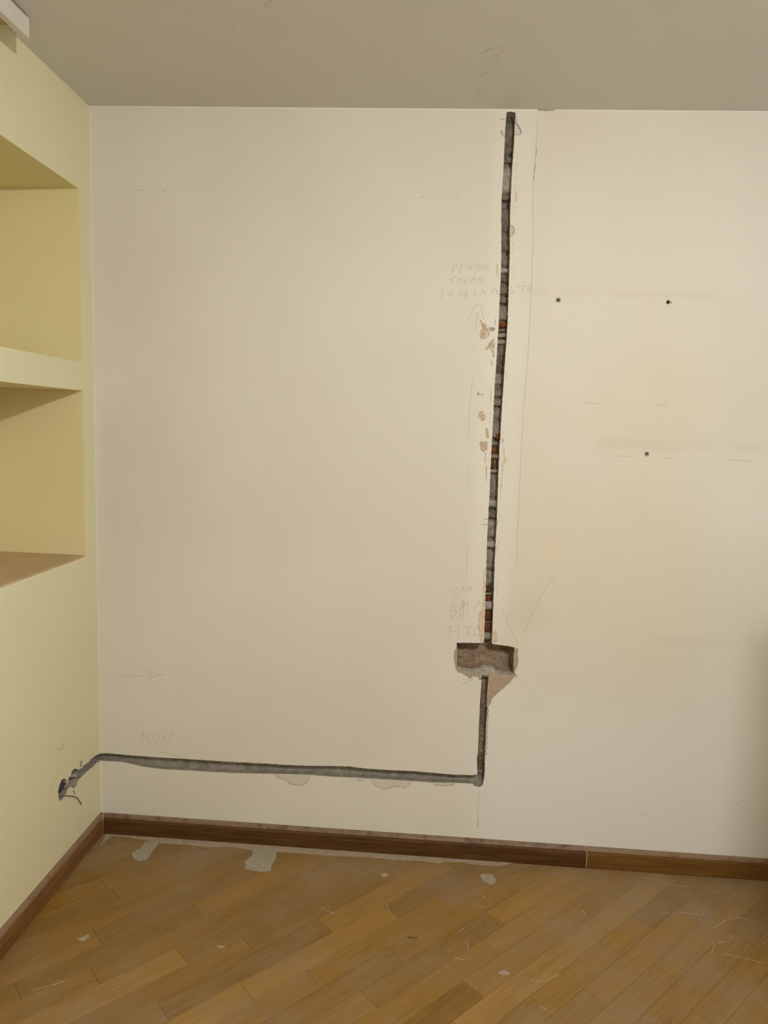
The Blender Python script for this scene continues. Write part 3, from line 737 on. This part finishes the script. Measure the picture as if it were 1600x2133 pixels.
# ------------------------------------------------------------------ ceiling and unseen walls
mb = MB(); mb.box((-0.45, YB-0.12, H), (XR+0.12, 0.14, H+0.12)); ceiling = struct(mb.build('ceiling', 'ceil'))
strokes('pencil_mark', [[(400,290),(480,215),(580,185),(720,165),(765,200),(755,260),(640,310),(540,335)],[(700,310),(680,370),(655,420)],[(430,860),(400,950),(345,1010),(330,1100)],[(380,690),(470,620),(490,620),(510,670)]], CE, 960, 80, 8.889, C3, 'pencilc', ceiling, 0.0016, 'pencil loop and arrow on the ceiling')
strokes('pencil_mark', [[(551,14),(557,5),(566,0)],[(485,62),(489,56)],[(1081,160.5),(1086,160)]], CE, 0, 0, 1, C3, 'pencilc', ceiling, 0.0016)
DY0, DY1 = -2.76, -1.92                          # opening in the right wall for the added door
mb = MB(); mb.box((XR, DY1, -0.02), (XR+0.12, 0.0, H)); mb.box((XR, YB-0.12, -0.02), (XR+0.12, DY0, H)); mb.box((XR, DY0, 2.07), (XR+0.12, DY1, H))
mb.box((XR+0.10, DY0, -0.02), (XR+0.12, DY1, 2.07)); struct(mb.build('wall_right', 'white'))
mb = MB(); mb.box((-0.45, YB-0.12, -0.02), (XR+0.12, YB, H)); struct(mb.build('wall_rear', 'white'))
# unseen open door leaf, added to shade the lower right of the back wall
mb = MB(); mb.box((2.004, -1.925, 0.008), (XR-0.02, -1.885, 2.055)); door = struct(mb.build('added_door', 'doorm'))
mb = MB(); mb.box((2.045, -1.885, 0.98), (2.085, -1.880, 1.12)); mb.tube([(2.065, -1.88, 1.05), (2.065, -1.84, 1.05), (2.185, -1.84, 1.05)], 0.009); mb.build('added_door_handle', 'steel', door)

# ------------------------------------------------------------------ parquet floor
mb = MB(); mb.box((-0.45, YB-0.12, -0.06), (XR+0.12, 0.14, -0.0145)); floor = struct(mb.build('floor', 'sub'))
TH = math.radians(44.5); U = np.array([math.cos(TH), math.sin(TH)]); V = np.array([math.sin(TH), -math.cos(TH)])
PWID, PLEN, V0 = 0.0774, 0.531, 0.5985
OFFS = {0: -.44, 1: -.26, 2: -.037, 3: .137, 4: -.162, 5: .0435, 6: .2135, 7: .46, 8: .289, 9: .711, 10: .543, 11: .948, 12: .6455, 13: .788, 14: 1.03}
def clip(poly, ax, v, keep_less):
    out = []
    for i in range(len(poly)):
        a, b = poly[i], poly[(i+1) % len(poly)]
        ia = (a[ax] <= v) == keep_less; ib = (b[ax] <= v) == keep_less
        if ia: out.append(a)
        if ia != ib:
            t = (v-a[ax])/(b[ax]-a[ax]); out.append(tuple(np.array(a)+t*(np.array(b)-np.array(a))))
    return out
def inset(poly, d):
    n = len(poly); out = []
    for i in range(n):
        p, a, b = (np.array(poly[(i+k) % n]) for k in (0, -1, 1))
        e1 = (p-a)/np.linalg.norm(p-a); e2 = (b-p)/np.linalg.norm(b-p)
        n1 = np.array([-e1[1], e1[0]]); n2 = np.array([-e2[1], e2[0]]); k = n1+n2; k = k/max(k@n1, 0.3)
        out.append(tuple(p+k*d))
    return out
# boards that stand out in the photograph: (strip, board counted from that strip's joint)
TONE = {(2, -1): 1.20, (5, -1): 1.20, (5, 0): 1.16, (8, 1): 1.16, (8, 0): 0.90, (11, 0): 1.14, (11, -1): 1.18, (4, 0): 0.86, (10, -1): 0.80, (12, 1): 0.84,
        (3, -1): 0.98, (4, -1): 1.0, (9, 0): 1.10, (1, 0): 0.95, (2, 0): 0.92, (0, 0): 0.9, (10, 0): 1.04, (12, 0): 1.05, (13, 0): 1.06, (6, 0): 1.04, (7, 0): 0.98}
far = MB(); rp = random.Random(12); nplank = 0
for k in range(-9, 80):
    va, vb = V0+k*PWID, V0+(k+1)*PWID
    off = OFFS.get(k, rp.random()*PLEN)
    for j in range(-20, 20):
        ua, ub = off+j*PLEN, off+(j+1)*PLEN
        pl = [tuple(U*u+V*v) for u, v in ((ua, va), (ua, vb), (ub, vb), (ub, va))]
        for ax, v, less in ((0, -0.004, False), (0, XR, True), (1, YB, False), (1, -0.0005, True)):
            if pl: pl = clip(pl, ax, v, less)
        if len(pl) < 3: continue
        A = 0.5*sum(pl[i][0]*pl[(i+1) % len(pl)][1]-pl[(i+1) % len(pl)][0]*pl[i][1] for i in range(len(pl)))
        if A < 0: pl = pl[::-1]; A = -A
        if A < 1e-4: continue
        q = []
        for p in pl:
            if not q or np.hypot(p[0]-q[-1][0], p[1]-q[-1][1]) > 2e-3: q.append(p)
        if len(q) > 2 and np.hypot(q[0][0]-q[-1][0], q[0][1]-q[-1][1]) < 2e-3: q.pop()
        if len(q) < 3: continue
        pl = q
        c = np.mean(pl, axis=0); dz = rp.uniform(-0.0003, 0.0)
        e0 = inset(pl, 0.00025); e1 = inset(pl, 0.0011)
        n = len(pl); near = c[1] > -1.75
        if near:
            cen = (U*(ua+ub)/2+V*(va+vb)/2)
            loc = lambda p: ((np.array(p)-cen)@U, -((np.array(p)-cen)@V))
        else: loc = lambda p: p
        vs = [(*loc(p), -0.014) for p in e0]+[(*loc(p), dz-0.0007) for p in e0]+[(*loc(p), dz) for p in e1]
        fs = [(i, (i+1) % n, n+(i+1) % n, n+i) for i in range(n)]+[(n+i, n+(i+1) % n, 2*n+(i+1) % n, 2*n+i) for i in range(n)]+[tuple(range(2*n, 3*n))]
        if near:
            o = link('parquet_plank', vs, fs, 'wood', floor); o.location = (cen[0], cen[1], 0); o.rotation_euler = (0, 0, TH); nplank += 1
            tn = TONE.get((k, j), rp.uniform(0.86, 1.10)); o.color = (tn, tn, tn, 1)
        else: far.add(vs, fs)
stuff(far.build('parquet_planks', 'wood', floor))

# filler left along the skirting and splashed on the boards
def zf(ox, oy, s, pts): return [FL(ox+a/s, oy+b/s) for a, b in pts]
edge = [(110,197),(220,205),(320,222),(430,245),(600,255),(750,270),(900,268),(1040,290),(1200,300),(1400,315),(1600,330)]
e2 = [(120,262),(380,275),(560,292),(720,297),(850,315),(900,302),(1000,308),(1100,325),(1250,334)]
band = zf(200,1680,3.2,[(62,188),(30,262),(50,240)]+edge[:]) + zf(650,1700,3.2,e2[1:])
last = band[-1]; band += [(last[0]+0.05, -0.017), (0.03, -0.017)]
o = prism(band, F3, -0.0012, 0.002, 'filler_band', 'filler', floor, 41, 0.0012, 0.006); o['label'] = 'pale filler smeared along the skirting'
prism(zf(150,1720,4,[(600,140),(595,165),(560,195),(505,225),(497,250),(520,285),(570,295),(620,285),(650,250),(690,190),(722,150),(722,132)]), F3, -0.0016, 0.002, 'filler_splash', 'fillerg', floor, 42, 0.001)
prism(zf(200,1680,3.2,[(1045,280),(1040,330),(985,375),(1000,385),(990,415),(1090,435),(1165,430),(1170,395),(1200,340),(1205,296)]), F3, -0.0016, 0.002, 'filler_splash', 'fillerg', floor, 43, 0.0012)
prism(zf(900,1770,4,[(400,215),(430,200),(500,210),(530,250),(520,285),(490,292),(440,270),(415,245)]), F3, -0.0014, 0.002, 'filler_splash', 'fillerg', floor, 44, 0.001)
prism(zf(800,1900,4,[(945,505),(990,485),(1050,505),(1040,525),(980,525)]), F3, -0.001, 0.002, 'filler_splash', 'filler', floor, 45, 0.0008)
prism(zf(0,1900,4,[(640,228),(740,183),(745,210),(690,245)]), F3, -0.0008, 0.002, 'filler_splash', 'filler', floor, 46, 0.001)
prism(zf(400,1900,4,[(198,278),(285,285),(240,305)]), F3, -0.0008, 0.002, 'filler_splash', 'filler', floor, 47, 0.0008)
prism(zf(550,1740,4,[(970,325),(1010,315),(1040,335),(1000,350)]), F3, -0.0006, 0.002, 'filler_splash', 'filler', floor, 48, 0.0008)
SCR = [(1200,1780,4,[[(690,495),(740,482),(900,488),(1090,505)],[(1240,510),(1400,535),(1600,585)],[(520,185),(700,215),(860,262),(1000,272),(1210,320)],[(1470,730),(1540,750),(1590,720)],[(1190,820),(1390,860),(1560,905)],[(1130,700),(1150,760),(1130,830)],[(1170,740),(1240,725)],[(1060,660),(1180,590),(1280,530)]]),
       (800,1900,4,[[(1230,570),(1300,578),(1380,560),(1460,515)],[(580,375),(640,392),(700,385)],[(190,210),(320,215)],[(520,305),(570,330)],[(690,230),(700,330)],[(620,170),(700,110),(750,110)],[(1300,780),(1400,845)]]),
       (550,1740,4,[[(480,620),(510,595),(545,600)],[(510,620),(610,665)],[(1025,565),(1030,610),(1060,640)],[(385,400),(375,430)],[(1190,850),(1290,855)],[(520,360),(540,370)]]),
       (0,1900,4,[[(260,660),(340,630),(420,610),(540,585)],[(350,485),(365,492)],[(200,105),(208,110)],[(470,575),(545,580)]]),
       (900,1770,4,[[(340,462),(450,478)],[(380,365),(480,415)],[(1190,430),(1280,540)]])]
sm = MB()
for ox, oy, s, ls in SCR:
    for ln in ls: ribbon(sm, smooth_line(zf(ox, oy, s, ln), 5), 0.004, F3, -0.0003)
stuff(sm.build('dust_scratches', 'scratch', floor))

# ------------------------------------------------------------------ skirting boards
def profile_board(name, mat, parent, a, b, to3):
    prof = [(0.0, 0.0), (0.017, 0.0), (0.018, 0.006), (0.0185, 0.040), (0.0175, 0.055), (0.0150, 0.065), (0.0105, 0.072), (0.0050, 0.0755), (0.0, 0.076)]
    n = len(prof); vs = [to3(a, d, z) for d, z in prof]+[to3(b, d, z) for d, z in prof]
    fs = [(i, (i+1) % n, n+(i+1) % n, n+i) for i in range(n)]+[tuple(range(n))[::-1], tuple(range(n, 2*n))]
    return link(name, vs, fs, mat, parent)
jx = W(1222, 1790, -0.018)[0]
bb = struct(empty('baseboard_back', (0, 0, 0)))
TB = lambda x, d, z: (x, -d, z)
profile_board('skirting_board', 'skirt', bb, 0.021, jx-0.0012, TB)
profile_board('skirting_board', 'skirt2', bb, jx+0.0012, XR, TB)
mb = MB(); mb.tube(smooth_line([(jx-0.006, -0.006, 0.0755), (jx-0.002, -0.014, 0.068), (jx, -0.0185, 0.054), (jx, -0.0192, 0.03), (jx, -0.0185, 0.004)], 6), 0.0016, 6)
mb.build('joint_filler', 'caulk', bb, True)
mb = MB(); mb.tube([(0.0235, -0.0195, 0.001), (0.0235, -0.0195, 0.06), (0.0215, -0.012, 0.0745)], 0.0022, 6); mb.build('corner_filler', 'caulk', bb, True)
bl = struct(empty('baseboard_left', (0, 0, 0)))
TL = lambda y, d, z: (0.0068+d, y, z)
profile_board('skirting_board', 'skirtL', bl, 0.0, YB, TL)
profile_board_r = struct(empty('baseboard_right', (0, 0, 0)))
profile_board('skirting_board', 'skirtL', profile_board_r, 0.0, YB, lambda y, d, z: (XR-d, y, z))

# ------------------------------------------------------------------ wall plugs
lbl = ['grey plastic wall plug at the left end of the upper pair right of the chase', 'brown-centred wall plug at the right end of the upper pair', 'lone grey plastic wall plug below the upper pair']
for i, p in enumerate(plugs):
    c = W(*p); t = empty('wall_plug', (c[0], 0, c[1])); tag(t, lbl[i], 'wall plug', 'old fixing plugs in the cream wall')
    n = 24; ro, ri = (0.0085, 0.0036) if i != 1 else (0.0075, 0.0050)
    prof = [(ro, 0.0), (ro-0.0006, -0.0010), (ri+0.0010, -0.0010), (ri, 0.0005), (ri*0.92, 0.030)]
    if i == 1: prof = [(0.0064, 0.004), (0.0060, 0.0035), (0.0045, 0.004), (0.004, 0.006), (0.0038, 0.03)]
    vs = [(r*math.cos(2*math.pi*j/n), d, r*math.sin(2*math.pi*j/n)) for r, d in prof for j in range(n)]
    fs = [(k*n+j, k*n+(j+1) % n, (k+1)*n+(j+1) % n, (k+1)*n+j) for k in range(len(prof)-1) for j in range(n)]
    link('plug_collar', vs, fs, 'plug' if i != 1 else 'plug2', t, True)
    dd = 0.012
    vs = [(0.0036*math.cos(2*math.pi*j/n), dd, 0.0036*math.sin(2*math.pi*j/n)) for j in range(n)]
    link('plug_core', vs, [tuple(range(n))], 'dark', t)
prism([W(*p) for p in [(1395,627),(1401,629.5),(1400,631.5),(1395,632.5),(1393,634)]], B3, -0.0004, 0.0, 'chipped_hole_edge', 'plug', wall_back, 61, 0.0004)

# ------------------------------------------------------------------ white curtain pelmet under the ceiling
PE = -0.524
t = empty('curtain_pelmet', (0.045, PE, 2.6)); tag(t, 'white curtain pelmet fixed under the ceiling along the yellow wall', 'pelmet')
def rel(mb): mb.v = [(a-0.045, b-PE, c-2.6) for a, b, c in mb.v]; return mb
mb = MB(); mb.box((0.070, -2.2, 2.544), (0.088, PE, 2.594)); rel(mb).build('front_board', 'pelmet', t)
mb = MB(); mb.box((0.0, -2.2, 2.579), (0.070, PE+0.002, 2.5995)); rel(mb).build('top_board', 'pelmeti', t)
mb = MB(); mb.box((0.014, -2.2, 2.574), (0.020, PE-0.03, 2.580)); rel(mb).build('curtain_track', 'dark', t)

# ------------------------------------------------------------------ hanging bulb that lights the room
bx, by, bz = BULB_POS
t = empty('pendant_lamp', (bx, by, H)); tag(t, 'bare white LED bulb hanging on a short cord from the ceiling', 'lamp')
hz = bz-H
mb = MB(); mb.tube([(0, 0, 0), (0, 0, -0.012), (0, 0, -0.02)], [0.045, 0.042, 0.012], 20); mb.build('ceiling_rose', 'white', t, True)
mb = MB(); mb.tube([(0, 0, -0.018), (0, 0, hz+0.12)], 0.003, 8); mb.build('cord', 'brass', t, True)
mb = MB(); mb.tube([(0, 0, hz+0.125), (0, 0, hz+0.12), (0, 0, hz+0.07)], [0.008, 0.018, 0.018], 16); mb.build('lamp_holder', 'brass', t, True)
mb = MB(); mb.tube([(0, 0, hz+0.07), (0, 0, hz+0.05), (0, 0, hz+0.004)], [0.014, 0.016, 0.034], 24); mb.build('bulb_base', 'white', t, True)
bme = bmesh.new(); bmesh.ops.create_icosphere(bme, subdivisions=3, radius=0.034)
bmesh.ops.bisect_plane(bme, geom=bme.verts[:]+bme.edges[:]+bme.faces[:], plane_co=(0, 0, 0.004), plane_no=(0, 0, 1), clear_outer=True)
me = bpy.data.meshes.new('bulb_dome'); bme.to_mesh(me); bme.free(); me.shade_smooth()
em = bpy.data.materials.new('lit_bulb'); em.use_nodes = True; nt = em.node_tree; nt.nodes.clear()
e = nt.nodes.new('ShaderNodeEmission'); e.inputs[0].default_value = (*BULB_COLOR, 1); e.inputs[1].default_value = BULB_STRENGTH
oo = nt.nodes.new('ShaderNodeOutputMaterial'); nt.links.new(e.outputs[0], oo.inputs[0]); me.materials.append(em)
bo = bpy.data.objects.new('bulb_dome', me); COL.objects.link(bo); bo.parent = t; bo.location = (0, 0, bz-H)
